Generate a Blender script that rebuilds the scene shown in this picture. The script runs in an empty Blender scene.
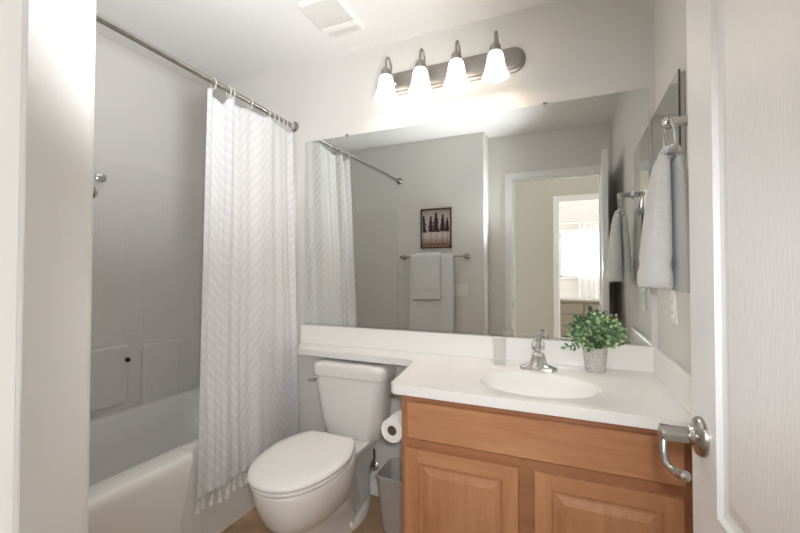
import bpy, bmesh, math, random
from mathutils import Vector, Matrix
random.seed(7)
PI = math.pi
scene = bpy.context.scene
COL = scene.collection

# ------------------------------------------------------------------ camera
H = 1.189
cam_d = bpy.data.cameras.new('camera'); cam = bpy.data.objects.new('camera', cam_d); COL.objects.link(cam)
cam_d.sensor_width = 36.0; cam_d.lens = 36 * 392.57 / 800; cam_d.clip_start = 0.02
cam.location = (0, 0, H)
_y, _p, _r = math.radians(23.2985), math.radians(1.0673), math.radians(0.0446)
cam.matrix_world = Matrix.Translation((0, 0, H)) @ Matrix.Rotation(_y, 4, 'Z') @ Matrix.Rotation(PI / 2 + _p, 4, 'X') @ Matrix.Rotation(_r, 4, 'Z')
scene.camera = cam

# ------------------------------------------------------------------ world, lights, exposure
w = bpy.data.worlds.new('daylight'); scene.world = w; w.use_nodes = True
bg = w.node_tree.nodes['Background']; bg.inputs[0].default_value = (0.93, 0.96, 1.0, 1); bg.inputs[1].default_value = 1.35
HALL_FILL = 1.0
# added fill spot beside the camera, aimed down the room towards the tub
fl_d = bpy.data.lights.new('fill_spot', 'SPOT'); fl = bpy.data.objects.new('fill_spot', fl_d); COL.objects.link(fl)
fl_d.energy = 9.0; fl_d.color = (.95, .97, 1.0); fl_d.shadow_soft_size = .03; fl_d.spot_size = math.radians(96); fl_d.spot_blend = 1.0
fl.location = (.03, 0, 1.25); fl.rotation_euler = (math.radians(82), 0, math.radians(20))
# unseen fill disk, added to bounce light off the ceiling over the tub
fb_d = bpy.data.lights.new('fill_bounce', 'AREA'); fb = bpy.data.objects.new('fill_bounce', fb_d); COL.objects.link(fb)
fb_d.shape = 'DISK'; fb_d.size = .3; fb_d.energy = 1.8; fb_d.spread = math.radians(88); fb_d.color = (.95, .97, 1.0)
fb.location = (-.10, .44, 1.34); fb.rotation_euler = (Vector((-1.12, .60, 1.05))).to_track_quat('-Z', 'Y').to_euler()
SHADE_EMIT = 0.75
BULB_EMIT = 4.2
scene.view_settings.view_transform = 'Standard'
scene.view_settings.look = 'None'
scene.view_settings.gamma = 1.0
scene.view_settings.use_curve_mapping = False
scene.view_settings.exposure = 2.36
scene.cycles.max_bounces = 14
scene.cycles.diffuse_bounces = 8
scene.cycles.glossy_bounces = 8
scene.cycles.transmission_bounces = 10
scene.cycles.use_denoising = True
scene.cycles.caustics_reflective = True
scene.cycles.sample_clamp_indirect = 6.0

# ------------------------------------------------------------------ helpers
def lin(h):
    h = h.lstrip('#'); v = [int(h[i:i + 2], 16) / 255 for i in (0, 2, 4)]
    return tuple(((c / 12.92) if c <= .04045 else ((c + .055) / 1.055) ** 2.4) for c in v) + (1,)

def mat(name, col, rough=.5, metal=0., bump=None, spec=.5, trans=0., ior=1.45, emit=None, coat=0., sheen=0.):
    """bump = (scale, strength, (sx,sy,sz))"""
    m = bpy.data.materials.new(name); m.use_nodes = True
    nt = m.node_tree; b = nt.nodes['Principled BSDF']
    b.inputs['Base Color'].default_value = lin(col) if isinstance(col, str) else col
    b.inputs['Roughness'].default_value = rough; b.inputs['Metallic'].default_value = metal
    b.inputs['Specular IOR Level'].default_value = spec
    b.inputs['Transmission Weight'].default_value = trans; b.inputs['IOR'].default_value = ior
    b.inputs['Coat Weight'].default_value = coat
    b.inputs['Sheen Weight'].default_value = sheen
    if emit:
        b.inputs['Emission Color'].default_value = lin(emit[0]); b.inputs['Emission Strength'].default_value = emit[1]
    if bump:
        sc, st, dims = bump
        tc = nt.nodes.new('ShaderNodeTexCoord'); mp = nt.nodes.new('ShaderNodeMapping'); n = nt.nodes.new('ShaderNodeTexNoise'); bp = nt.nodes.new('ShaderNodeBump')
        mp.inputs['Scale'].default_value = dims; n.inputs['Scale'].default_value = sc; n.inputs['Detail'].default_value = 3
        bp.inputs['Strength'].default_value = st; bp.inputs['Distance'].default_value = .01
        nt.links.new(tc.outputs['Object'], mp.inputs[0]); nt.links.new(mp.outputs[0], n.inputs['Vector'])
        nt.links.new(n.outputs[0], bp.inputs['Height']); nt.links.new(bp.outputs[0], b.inputs['Normal'])
    return m

def box(bm, x0, x1, y0, y1, z0, z1, mi=0):
    v = [bm.verts.new((x, y, z)) for x in (x0, x1) for y in (y0, y1) for z in (z0, z1)]
    for q in ((0, 1, 3, 2), (4, 6, 7, 5), (0, 4, 5, 1), (2, 3, 7, 6), (0, 2, 6, 4), (1, 5, 7, 3)):
        f = bm.faces.new([v[i] for i in q]); f.material_index = mi
    return v

def loft(bm, rings, closed=True, cap=(True, True), mi=0):
    vr = [[bm.verts.new(p) for p in r] for r in rings]
    n = len(vr[0])
    for a, b in zip(vr, vr[1:]):
        for i in range(n if closed else n - 1):
            j = (i + 1) % n
            f = bm.faces.new((a[i], a[j], b[j], b[i])); f.material_index = mi
    if closed and cap[0]: f = bm.faces.new(list(reversed(vr[0]))); f.material_index = mi
    if closed and cap[1]: f = bm.faces.new(vr[-1]); f.material_index = mi
    return vr

def lathe(bm, prof, c=(0, 0, 0), axis='z', n=32, cap=(True, True), mi=0):
    rings = []
    for r, h in prof:
        ring = []
        for i in range(n):
            a = 2 * PI * i / n; p, q = r * math.cos(a), r * math.sin(a)
            if axis == 'z': o = (p, q, h)
            elif axis == 'y': o = (q, h, p)
            else: o = (h, p, q)
            ring.append((c[0] + o[0], c[1] + o[1], c[2] + o[2]))
        rings.append(ring)
    return loft(bm, rings, cap=cap, mi=mi)

def tube(bm, pts, r, n=10, closed=False, mi=0, flat=1.0):
    pts = [Vector(p) for p in pts]; rr = r if isinstance(r, (list, tuple)) else [r] * len(pts)
    rings = []; N = len(pts); up = None
    for i, p in enumerate(pts):
        if closed: t = (pts[(i + 1) % N] - pts[i - 1]).normalized()
        else: t = (pts[min(i + 1, N - 1)] - pts[max(i - 1, 0)]).normalized()
        if up is None:
            up = Vector((0, 0, 1)) if abs(t.z) < .9 else Vector((1, 0, 0))
        s = t.cross(up).normalized(); u = s.cross(t).normalized(); up = u
        rings.append([p + (s * math.cos(2 * PI * k / n) + u * math.sin(2 * PI * k / n) * flat) * rr[i] for k in range(n)])
    if closed:
        rings.append(rings[0])
        return loft(bm, rings, cap=(False, False), mi=mi)
    return loft(bm, rings, mi=mi)

def prism(bm, pts, z0, z1, mi=0):
    return loft(bm, [[(x, y, z0) for x, y in pts], [(x, y, z1) for x, y in pts]], mi=mi)

def rrect(cx, cy, hx, hy, r, z, n=6):
    out = []
    for k, (sx, sy) in enumerate(((1, 1), (-1, 1), (-1, -1), (1, -1))):
        for i in range(n + 1):
            a = PI / 2 * (k + i / n)
            out.append((cx + sx * (hx - r) + r * math.cos(a), cy + sy * (hy - r) + r * math.sin(a), z))
    return out

WL = {}
def obj(name, bm, m, parent=None, smooth=True, bevel=0., local=False, ang=35, segs=3, subsurf=0):
    bmesh.ops.remove_doubles(bm, verts=bm.verts[:], dist=1e-6)
    bmesh.ops.recalc_face_normals(bm, faces=bm.faces[:])
    me = bpy.data.meshes.new(name); bm.to_mesh(me); bm.free()
    for mm in (m if isinstance(m, (list, tuple)) else [m]): me.materials.append(mm)
    if smooth:
        me.shade_smooth(); me.set_sharp_from_angle(angle=math.radians(ang))
    o = bpy.data.objects.new(name, me); COL.objects.link(o)
    if bevel:
        b = o.modifiers.new('bevel', 'BEVEL'); b.width = bevel; b.segments = segs; b.limit_method = 'ANGLE'; b.angle_limit = math.radians(ang)
        if smooth: b.harden_normals = True
    if subsurf:
        s = o.modifiers.new('sub', 'SUBSURF'); s.levels = s.render_levels = subsurf
    if parent is not None:
        o.parent = parent
        if not local: o.matrix_parent_inverse = Matrix.Translation(-WL.get(parent.name, Vector()))
    WL[o.name] = Vector() if not local else WL.get(parent.name, Vector()) if parent else Vector()
    return o

def thing(name, label, cat, loc=(0, 0, 0), rotz=0., group=None):
    o = bpy.data.objects.new(name, None); o.empty_display_size = .05; COL.objects.link(o)
    o.location = loc; o.rotation_euler = (0, 0, rotz); o['label'] = label; o['category'] = cat
    if group: o['group'] = group
    WL[o.name] = Vector(loc)
    return o

def tag(o, label, cat, group=None):
    o['label'] = label; o['category'] = cat
    if group: o['group'] = group
    return o

def struct(name, bm, m, parent=None, **k):
    o = obj(name, bm, m, parent, **k)
    if parent is None: o['kind'] = 'structure'
    return o

def dup(root, label, group=None, loc=None):
    r = root.copy(); COL.objects.link(r); r['label'] = label
    if group: r['group'] = group
    if loc: r.location = loc
    for ch in list(root.children):
        c = ch.copy(); COL.objects.link(c); c.parent = r
        for g in ch.children:
            d = g.copy(); COL.objects.link(d); d.parent = c
    return r

def NB(): return bmesh.new()

def panel_face(bm, mp, w_, h_, t, panels, prof, mi_v=0, mi_h=0, mi_p=0):
    """slab of width w_, height h_, thickness t; mp(u,v,d) -> xyz, d = depth below the front face.
    panels = [(u0,u1,v0,v1)] in one column, bottom to top; prof=[(inset, depth)]"""
    def quad(a, b, c, d, mi):
        f = bm.faces.new([bm.verts.new(mp(*p)) for p in (a, b, c, d)]); f.material_index = mi
    u0, u1 = panels[0][0], panels[0][1]
    quad((0, 0, 0), (u0, 0, 0), (u0, h_, 0), (0, h_, 0), mi_v)
    quad((u1, 0, 0), (w_, 0, 0), (w_, h_, 0), (u1, h_, 0), mi_v)
    v = 0
    for (_, _, a, b) in panels:
        quad((u0, v, 0), (u1, v, 0), (u1, a, 0), (u0, a, 0), mi_h); v = b
    quad((u0, v, 0), (u1, v, 0), (u1, h_, 0), (u0, h_, 0), mi_h)
    for (a0, a1, b0, b1) in panels:
        pr = [(0, 0)] + list(prof)
        for (i, d), (j, e) in zip(pr, pr[1:]):
            R0 = [(a0 + i, b0 + i, d), (a1 - i, b0 + i, d), (a1 - i, b1 - i, d), (a0 + i, b1 - i, d)]
            R1 = [(a0 + j, b0 + j, e), (a1 - j, b0 + j, e), (a1 - j, b1 - j, e), (a0 + j, b1 - j, e)]
            for k in range(4):
                quad(R0[k], R0[(k + 1) % 4], R1[(k + 1) % 4], R1[k], mi_p)
        i, d = pr[-1]
        quad((a0 + i, b0 + i, d), (a1 - i, b0 + i, d), (a1 - i, b1 - i, d), (a0 + i, b1 - i, d), mi_p)
    # sides and back
    C = [(0, 0), (w_, 0), (w_, h_), (0, h_)]
    for k in range(4):
        a, b = C[k], C[(k + 1) % 4]
        quad((*a, 0), (*b, 0), (*b, t), (*a, t), mi_v)
    quad((0, 0, t), (w_, 0, t), (w_, h_, t), (0, h_, t), mi_v)

# ------------------------------------------------------------------ materials
M = {}
M['wall'] = mat('wall_paint', '#DEDCD8', .6, bump=(60, .06, (1, 1, 1)), spec=.3)
M['ceil'] = mat('ceiling_paint', '#EAE9E7', .8, bump=(40, .1, (1, 1, 1)), spec=.2)
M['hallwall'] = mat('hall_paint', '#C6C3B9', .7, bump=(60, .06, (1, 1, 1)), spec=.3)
M['trim'] = mat('trim_paint', '#EEEEED', .35)
M['door'] = mat('door_paint', '#EAEAEA', .32, bump=(30, .16, (14, 14, 1.0)))
M['porcelain'] = mat('porcelain', '#EBEAE7', .12, coat=.3)
M['seat'] = mat('seat_plastic', '#EFEEEC', .25)
M['acrylic'] = mat('tub_acrylic', '#E6E5E2', .2)
M['marble'] = mat('cultured_marble', '#F2F1EF', .22)
M['chrome'] = mat('chrome', '#D8D8D8', .08, 1.)
M['nickel'] = mat('brushed_nickel', '#B4B0AA', .26, 1.)
M['nickel2'] = mat('dark_nickel', '#9A948D', .3, 1.)
M['lampmetal'] = mat('lamp_metal', '#A8A39E', .38, 1.)
M['mirror'] = mat('mirror_silver', '#E4E7E5', .0, 1.)
M['mirror_edge'] = mat('mirror_edge', '#5E6360', .3, .4)
M['plate'] = mat('plate_plastic', '#ECEBE7', .35)
M['dark'] = mat('dark_slot', '#2A2A2A', .6)
M['paper'] = mat('tissue_paper', '#F1F0EE', .9, bump=(200, .1, (1, 1, 1)))
M['card'] = mat('cardboard', '#7B6A5C', .9)
M['bin'] = mat('bin_plastic', '#B9B6B2', .45)
M['towel'] = mat('terry_cloth', '#FAFAF9', .95, bump=(420, .9, (1, 1, 1)), sheen=.3)
M['glass'] = mat('clear_glass', '#FFFFFF', .0, trans=1.)
M['glass'].node_tree.nodes['Principled BSDF'].inputs['IOR'].default_value = 1.18
M['crystal'] = mat('clear_acrylic', '#FFFFFF', .03, trans=1., ior=1.49)
M['rubber'] = mat('hose', '#4A4743', .5)
M['frame'] = mat('frame_wood', '#5A4038', .5)
M['soil'] = mat('moss', '#3E4A2C', .9)
M['stem'] = mat('stem', '#5C6B3D', .7)
M['leaf1'] = mat('leaf_light', '#C2D6A2', .5)
M['leaf2'] = mat('leaf_mid', '#8BAE7A', .5)
M['leaf3'] = mat('leaf_blue', '#628570', .5)
M['blind'] = mat('blind_slat', '#F4F4F2', .5)
M['dresser'] = mat('dresser_wood', '#8F877C', .5, bump=(20, .1, (1, 10, 10)))
M['ringp'] = mat('ring_plastic', '#E9E7E2', .3)

def wood(name, axis):
    m = bpy.data.materials.new(name); m.use_nodes = True; nt = m.node_tree; b = nt.nodes['Principled BSDF']
    tc = nt.nodes.new('ShaderNodeTexCoord'); mp = nt.nodes.new('ShaderNodeMapping')
    sc = [9, 9, 9]; sc['xyz'.index(axis)] = 1.1
    mp.inputs['Scale'].default_value = sc
    n1 = nt.nodes.new('ShaderNodeTexNoise'); n1.inputs['Scale'].default_value = 1.6; n1.inputs['Detail'].default_value = 5; n1.inputs['Distortion'].default_value = 1.2
    n2 = nt.nodes.new('ShaderNodeTexNoise'); n2.inputs['Scale'].default_value = 14; n2.inputs['Detail'].default_value = 4
    add = nt.nodes.new('ShaderNodeMath'); add.operation = 'MULTIPLY_ADD'; add.inputs[1].default_value = .3
    cr = nt.nodes.new('ShaderNodeValToRGB')
    cr.color_ramp.elements[0].position = .35; cr.color_ramp.elements[0].color = lin('#AD7450')
    cr.color_ramp.elements[1].position = .95; cr.color_ramp.elements[1].color = lin('#CC9870')
    L = nt.links.new
    L(tc.outputs['Object'], mp.inputs[0]); L(mp.outputs[0], n1.inputs['Vector']); L(mp.outputs[0], n2.inputs['Vector'])
    L(n2.outputs[0], add.inputs[0]); L(n1.outputs[0], add.inputs[2]); L(add.outputs[0], cr.inputs[0]); L(cr.outputs[0], b.inputs['Base Color'])
    b.inputs['Roughness'].default_value = .38
    return m
M['wood_v'] = wood('maple_vertical', 'z'); M['wood_h'] = wood('maple_horizontal', 'x')
M['woodframe'] = wood('maple_frame', 'x')
for e, c in zip(M['woodframe'].node_tree.nodes['Color Ramp'].color_ramp.elements, ('#9A6546', '#B27D5A')): e.color = lin(c)

def floor_mat():
    m = bpy.data.materials.new('floor_tile'); m.use_nodes = True; nt = m.node_tree; b = nt.nodes['Principled BSDF']; L = nt.links.new
    tc = nt.nodes.new('ShaderNodeTexCoord'); br = nt.nodes.new('ShaderNodeTexBrick'); n = nt.nodes.new('ShaderNodeTexNoise'); cr = nt.nodes.new('ShaderNodeValToRGB'); mx = nt.nodes.new('ShaderNodeMix'); mx.data_type = 'RGBA'
    mp = nt.nodes.new('ShaderNodeMapping'); mp.inputs['Rotation'].default_value = (0, 0, PI / 4)
    br.offset = 0; br.inputs['Scale'].default_value = 1; br.inputs['Brick Width'].default_value = .33; br.inputs['Row Height'].default_value = .33; br.inputs['Mortar Size'].default_value = .003
    n.inputs['Scale'].default_value = 9; n.inputs['Detail'].default_value = 6
    cr.color_ramp.elements[0].position = .3; cr.color_ramp.elements[0].color = lin('#94765A'); cr.color_ramp.elements[1].position = .7; cr.color_ramp.elements[1].color = lin('#BA9A78')
    L(tc.outputs['Object'], mp.inputs[0]); L(mp.outputs[0], br.inputs['Vector']); L(tc.outputs['Object'], n.inputs['Vector']); L(n.outputs[0], cr.inputs[0])
    L(br.outputs['Fac'], mx.inputs['Factor']); L(cr.outputs[0], mx.inputs['A']); mx.inputs['B'].default_value = lin('#A08868'); L(mx.outputs['Result'], b.inputs['Base Color'])
    b.inputs['Roughness'].default_value = .4
    return m
M['floor'] = floor_mat()

def tile_emboss():
    m = mat('surround_tile', '#DDDBD7', .22); nt = m.node_tree; b = nt.nodes['Principled BSDF']; L = nt.links.new
    tc = nt.nodes.new('ShaderNodeTexCoord'); sx = nt.nodes.new('ShaderNodeSeparateXYZ'); add = nt.nodes.new('ShaderNodeMath'); add.operation = 'ADD'
    cb = nt.nodes.new('ShaderNodeCombineXYZ'); br = nt.nodes.new('ShaderNodeTexBrick'); bp = nt.nodes.new('ShaderNodeBump')
    br.offset = 0; br.inputs['Scale'].default_value = 1; br.inputs['Brick Width'].default_value = .108; br.inputs['Row Height'].default_value = .108; br.inputs['Mortar Size'].default_value = .004; br.inputs['Mortar Smooth'].default_value = 1
    L(tc.outputs['Object'], sx.inputs[0]); L(sx.outputs['X'], add.inputs[0]); L(sx.outputs['Y'], add.inputs[1]); L(add.outputs[0], cb.inputs['X']); L(sx.outputs['Z'], cb.inputs['Y'])
    L(cb.outputs[0], br.inputs['Vector']); bp.invert = True; bp.inputs['Strength'].default_value = .35; bp.inputs['Distance'].default_value = .002
    L(br.outputs['Fac'], bp.inputs['Height']); L(bp.outputs[0], b.inputs['Normal'])
    return m
M['surround'] = tile_emboss()

def curtain_mat():
    m = mat('curtain_cotton', '#F3F3F4', .95, sheen=.2); nt = m.node_tree; b = nt.nodes['Principled BSDF']; L = nt.links.new
    uv = nt.nodes.new('ShaderNodeUVMap'); sp = nt.nodes.new('ShaderNodeSeparateXYZ'); L(uv.outputs[0], sp.inputs[0])
    def mth(op, a, c=None, d=None):
        n = nt.nodes.new('ShaderNodeMath'); n.operation = op
        for i, v in enumerate((a, c, d)):
            if v is None: continue
            if isinstance(v, (int, float)): n.inputs[i].default_value = v
            else: L(v, n.inputs[i])
        return n.outputs[0]
    # chevron rows of raised tufting (uv in metres of cloth)
    tri = mth('PINGPONG', sp.outputs['X'], .36)
    ph = mth('MULTIPLY_ADD', tri, .8, sp.outputs['Y'])
    row = mth('PINGPONG', ph, .026)
    ridge = mth('SMOOTH_MIN', mth('MULTIPLY', row, 30.), .5, .25)
    fine = mth('SINE', mth('MULTIPLY', sp.outputs['Y'], 900.))
    n = nt.nodes.new('ShaderNodeTexNoise'); n.inputs['Scale'].default_value = 160; L(uv.outputs[0], n.inputs['Vector'])
    crink = nt.nodes.new('ShaderNodeTexNoise'); crink.inputs['Scale'].default_value = 14; crink.inputs['Detail'].default_value = 4; L(uv.outputs[0], crink.inputs['Vector'])
    h = mth('MULTIPLY_ADD', fine, .08, ridge); h = mth('MULTIPLY_ADD', n.outputs[0], .8, h); h = mth('MULTIPLY_ADD', crink.outputs[0], 1.0, h)
    bp = nt.nodes.new('ShaderNodeBump'); bp.inputs['Strength'].default_value = .9; bp.inputs['Distance'].default_value = .004
    L(h, bp.inputs['Height']); L(bp.outputs[0], b.inputs['Normal'])
    thr = nt.nodes.new('ShaderNodeMix'); thr.data_type = 'RGBA'; thr.inputs['A'].default_value = lin('#FBFBFB'); thr.inputs['B'].default_value = lin('#F0F0F1')
    L(mth('MINIMUM', mth('MULTIPLY', row, 60.), 1.0), thr.inputs['Factor']); L(thr.outputs['Result'], b.inputs['Base Color'])
    # a little light comes through thin cotton
    tr = nt.nodes.new('ShaderNodeBsdfTranslucent'); tr.inputs[0].default_value = lin('#F3F3F4'); mx = nt.nodes.new('ShaderNodeMixShader'); mx.inputs[0].default_value = .22
    out = nt.nodes['Material Output']; L(b.outputs[0], mx.inputs[1]); L(tr.outputs[0], mx.inputs[2]); L(mx.outputs[0], out.inputs[0])
    return m
M['curtain'] = curtain_mat()

def shade_mat(s):
    m = mat('alabaster_glass', '#FFF8EE', .4, emit=('#FFF6EA', s)); return m

# ================================================================== STRUCTURE
XR, YB, XL, YT = .335, 1.915, -2.25, .375
JL, JR = -.465, .245        # door jamb faces
b = NB(); box(b, -3.2, 3.2, -4.4, 2.1, -.1, 0); struct('floor', b, M['floor'], smooth=False)
b = NB(); box(b, -3.2, 3.2, -4.4, 2.1, 2.44, 2.54); struct('ceiling', b, M['ceil'], smooth=False)
b = NB(); box(b, XL - .1, XR + .1, YB, YB + .1, 0, 2.44); struct('wall_back', b, M['wall'], smooth=False)
b = NB(); box(b, XR, XR + .1, .188, YB, 0, 2.44); struct('wall_right', b, M['wall'], smooth=False)
b = NB(); box(b, XL - .1, XL, YT - .2, YB, 0, 2.44); struct('wall_left', b, M['wall'], smooth=False)
# jogged wall that carries the towel bar, with a bull-nosed corner
pts = [(XL, YT), (XL, .16), (-.70, .16), (-.70, .188), (-.673, .188)]
r = .02
for i in range(9):
    a = PI / 2 * i / 8
    pts.append((-.673 - r + r * math.cos(a), YT - r + r * math.sin(a)))
b = NB(); prism(b, pts, 0, 2.44); struct('wall_front_corner', b, M['wall'])
b = NB()
box(b, -.70, JL - .02, .09, .188, 0, 2.44); box(b, JR + .02, XR + .1, .09, .188, 0, 2.44); box(b, JL - .02, JR + .02, .09, .188, 2.05, 2.44)
struct('wall_front', b, M['wall'], smooth=False)
# jamb lining and casings of the bathroom doorway
b = NB()
box(b, JL - .02, JL, .088, .193, 0, 2.03); box(b, JR, JR + .02, .088, .193, 0, 2.03); box(b, JL - .02, JR + .02, .088, .193, 2.03, 2.05)
box(b, JL, JL + .011, .118, .152, 0, 2.03); box(b, JR - .011, JR, .118, .152, 0, 2.03); box(b, JL, JR, .118, .152, 2.019, 2.03)
struct('trim_1', b, M['trim'], bevel=.0015)
def casing(b, x0, x1, zt, yw, s, wd=.06):
    for (o0, o1, t) in ((.005, wd, .010), (.012, wd - .014, .014), (wd - .018, wd, .016)):
        y0, y1 = sorted((yw, yw + s * t))
        box(b, x0 - o1, x0 - o0, y0, y1, 0, zt + o0); box(b, x1 + o0, min(x1 + o1, x1 + .085), y0, y1, 0, zt + o0); box(b, x0 - o1, x1 + o1, y0, y1, zt + o0, zt + o1)
b = NB(); casing(b, JL, JR, 2.03, .188, 1); struct('trim_2', b, M['trim'], bevel=.001)
b = NB(); casing(b, JL, JR, 2.03, .09, -1); struct('trim_3', b, M['trim'], bevel=.001)
# strike plate set into the jamb
b = NB(); box(b, JL, JL + .0015, .155, .185, .885, .945); o = obj('strike_plate', b, M['nickel'], smooth=False); tag(o, 'small brushed metal strike plate on the left door jamb', 'strike plate')

# hall and far room
HX0, HX1, HT = -.10, .72, 2.03
b = NB(); box(b, -3.2, HX0 - .02, -1.2, -1.1, 0, 2.44); box(b, HX1 + .02, 3.2, -1.2, -1.1, 0, 2.44); box(b, HX0 - .02, HX1 + .02, -1.2, -1.1, HT + .02, 2.44)
struct('wall_hall', b, M['hallwall'], smooth=False)
b = NB(); box(b, HX0 - .02, HX0, -1.202, -1.098, 0, HT); box(b, HX1, HX1 + .02, -1.202, -1.098, 0, HT); box(b, HX0 - .02, HX1 + .02, -1.202, -1.098, HT, HT + .02)
casing(b, HX0, HX1, HT, -1.1, 1, .065)
struct('trim_4', b, M['trim'], bevel=.001)
b = NB(); box(b, -3.2, -.70, .09, .16, 0, 2.44); box(b, XR + .1, 3.2, .09, .188, 0, 2.44); struct('wall_hall_near', b, M['hallwall'], smooth=False)
WX0, WX1, WZ0, WZ1 = -.16, 1.0, 1.13, 2.0
b = NB(); box(b, -2.2, WX0, -4.1, -4.0, 0, 2.44); box(b, WX1, 2.4, -4.1, -4.0, 0, 2.44); box(b, WX0, WX1, -4.1, -4.0, 0, WZ0); box(b, WX0, WX1, -4.1, -4.0, WZ1, 2.44)
struct('wall_bedroom_far', b, M['wall'], smooth=False)
b = NB()
for x0, x1, z0, z1 in ((WX0, WX0 + .04, WZ0, WZ1), (WX1 - .04, WX1, WZ0, WZ1), (WX0, WX1, WZ0, WZ0 + .04), (WX0, WX1, WZ1 - .04, WZ1), (.40, .44, WZ0, WZ1)):
    box(b, x0, x1, -4.08, -4.04, z0, z1)
win = struct('window_1', b, M['trim'], smooth=False)
b = NB(); box(b, WX0 + .04, WX1 - .04, -4.062, -4.058, WZ0 + .04, WZ1 - .04); obj('pane', b, M['glass'], win, smooth=False)
b = NB(); box(b, WX0 - .03, WX1 + .03, -4.0, -3.96, WZ0 - .03, WZ0); obj('window_sill', b, M['trim'], win, smooth=False)
bt = thing('window_blind', 'white slatted blind covering the bright bedroom window', 'window blind', (.42, -4.02, WZ0 + .01))
b = NB(); n = 30
for i in range(n):
    z = WZ0 + .03 + i * (WZ1 - WZ0 - .09) / (n - 1)
    vs = [b.verts.new(p) for p in ((WX0 + .01, -4.034, z + .007), (WX1 - .01, -4.034, z + .007), (WX1 - .01, -4.012, z - .007), (WX0 + .01, -4.012, z - .007))]
    b.faces.new(vs)
obj('slats', b, M['blind'], bt, smooth=False)
b = NB(); box(b, WX0 + .005, WX1 - .005, -4.036, -4.005, WZ1 - .045, WZ1 - .002); obj('head_rail', b, M['blind'], bt, smooth=False)
# sheer curtain and its rod
def cloth_sheet(b, fx, u0, u1, nu, z0, z1, nz):
    g = [[b.verts.new(fx(u0 + (u1 - u0) * i / nu, z0 + (z1 - z0) * j / nz)) for i in range(nu + 1)] for j in range(nz + 1)]
    for j in range(nz):
        for i in range(nu): b.faces.new((g[j][i], g[j][i + 1], g[j + 1][i + 1], g[j + 1][i]))
sh = bpy.data.materials.new('sheer'); sh.use_nodes = True; nt = sh.node_tree
pb = nt.nodes['Principled BSDF']; pb.inputs['Base Color'].default_value = lin('#F8F8F8'); pb.inputs['Roughness'].default_value = .9
t1 = nt.nodes.new('ShaderNodeBsdfTranslucent'); t2 = nt.nodes.new('ShaderNodeBsdfTransparent'); m1 = nt.nodes.new('ShaderNodeMixShader'); m2 = nt.nodes.new('ShaderNodeMixShader')
m1.inputs[0].default_value = .5; m2.inputs[0].default_value = .45
nt.links.new(pb.outputs[0], m1.inputs[1]); nt.links.new(t1.outputs[0], m1.inputs[2]); nt.links.new(m1.outputs[0], m2.inputs[1]); nt.links.new(t2.outputs[0], m2.inputs[2]); nt.links.new(m2.outputs[0], nt.nodes['Material Output'].inputs[0])
b = NB(); cloth_sheet(b, lambda x, z: (x, -3.91 + .022 * math.sin(x * 75) + .008 * math.sin(x * 31), z), .16, .62, 90, .72, 2.10, 4)
tag(obj('sheer_curtain', b, sh), 'white sheer curtain hanging over the right of the bedroom window', 'curtain')
cr_ = thing('curtain_rod', 'thin white curtain rod above the bedroom window', 'curtain rod', (.42, -4.0, 2.12))
b = NB(); tube(b, [(-.35, -3.91, 2.11), (1.15, -3.91, 2.11)], .009); obj('rod', b, M['trim'], cr_)
for x in (-.30, 1.10):
    b = NB(); box(b, x - .008, x + .008, -4.0, -3.9, 2.10, 2.12); obj('bracket', b, M['trim'], cr_, smooth=False)
# dresser in the far room
dr = thing('dresser', 'grey brown wooden dresser seen through the far doorway', 'dresser', (.3, -2.8, 0))
b = NB(); box(b, -.55, .95, -3.05, -2.62, .06, .77); box(b, -.57, .97, -3.07, -2.58, .77, .80)
for sx in (-.53, .87):
    for sy in (-3.03, -2.68): box(b, sx, sx + .06, sy, sy + .05, 0, .06)
obj('body', b, M['dresser'], dr, smooth=False)
for c in range(2):
    for k in range(4):
        x0 = -.53 + c * .74; z0 = .085 + k * .17
        b = NB(); box(b, x0, x0 + .715, -2.62, -2.602, z0, z0 + .155); d = obj('drawer', b, M['dresser'], dr, bevel=.003)
        b = NB(); tube(b, [(x0 + .30, -2.602, z0 + .08), (x0 + .30, -2.58, z0 + .08), (x0 + .415, -2.58, z0 + .08), (x0 + .415, -2.602, z0 + .08)], .005, 8); obj('handle', b, M['nickel'], d)
# unseen hall ceiling lamp, added to send fill light through the doorway
hl = thing('hall_fill_light', 'added round white fill light on the hallway ceiling, out of view', 'ceiling light', (-.1, -.5, 2.44))
b = NB(); lathe(b, [(.17, 2.44), (.17, 2.425), (.155, 2.42)], (-.1, -.5, 0)); obj('base', b, M['nickel'], hl)
b = NB(); lathe(b, [(.155, 2.42), (.15, 2.39), (.12, 2.36), (.07, 2.34), (.01, 2.333)], (-.1, -.5, 0)); obj('dome', b, mat('lit_dome', '#FFFFFF', .4, emit=('#FFF6EA', HALL_FILL)), hl)

# bathroom baseboards
def bboard(b, x0, x1, y0, y1, inward):
    # inward: 'y-' board against back wall etc.
    for h0, h1, t in ((0, .055, .014), (.055, .07, .010), (.07, .08, .006)):
        if inward == 'y-': box(b, x0, x1, y1 - t, y1, h0, h1)
        if inward == 'y+': box(b, x0, x1, y0, y0 + t, h0, h1)
b = NB(); bboard(b, -1.48, -.575, 0, YB, 'y-'); struct('baseboard_back', b, M['trim'], bevel=.001)
b = NB(); bboard(b, -1.48, -.70, YT, 0, 'y+'); struct('baseboard_front', b, M['trim'], bevel=.001)

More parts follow.
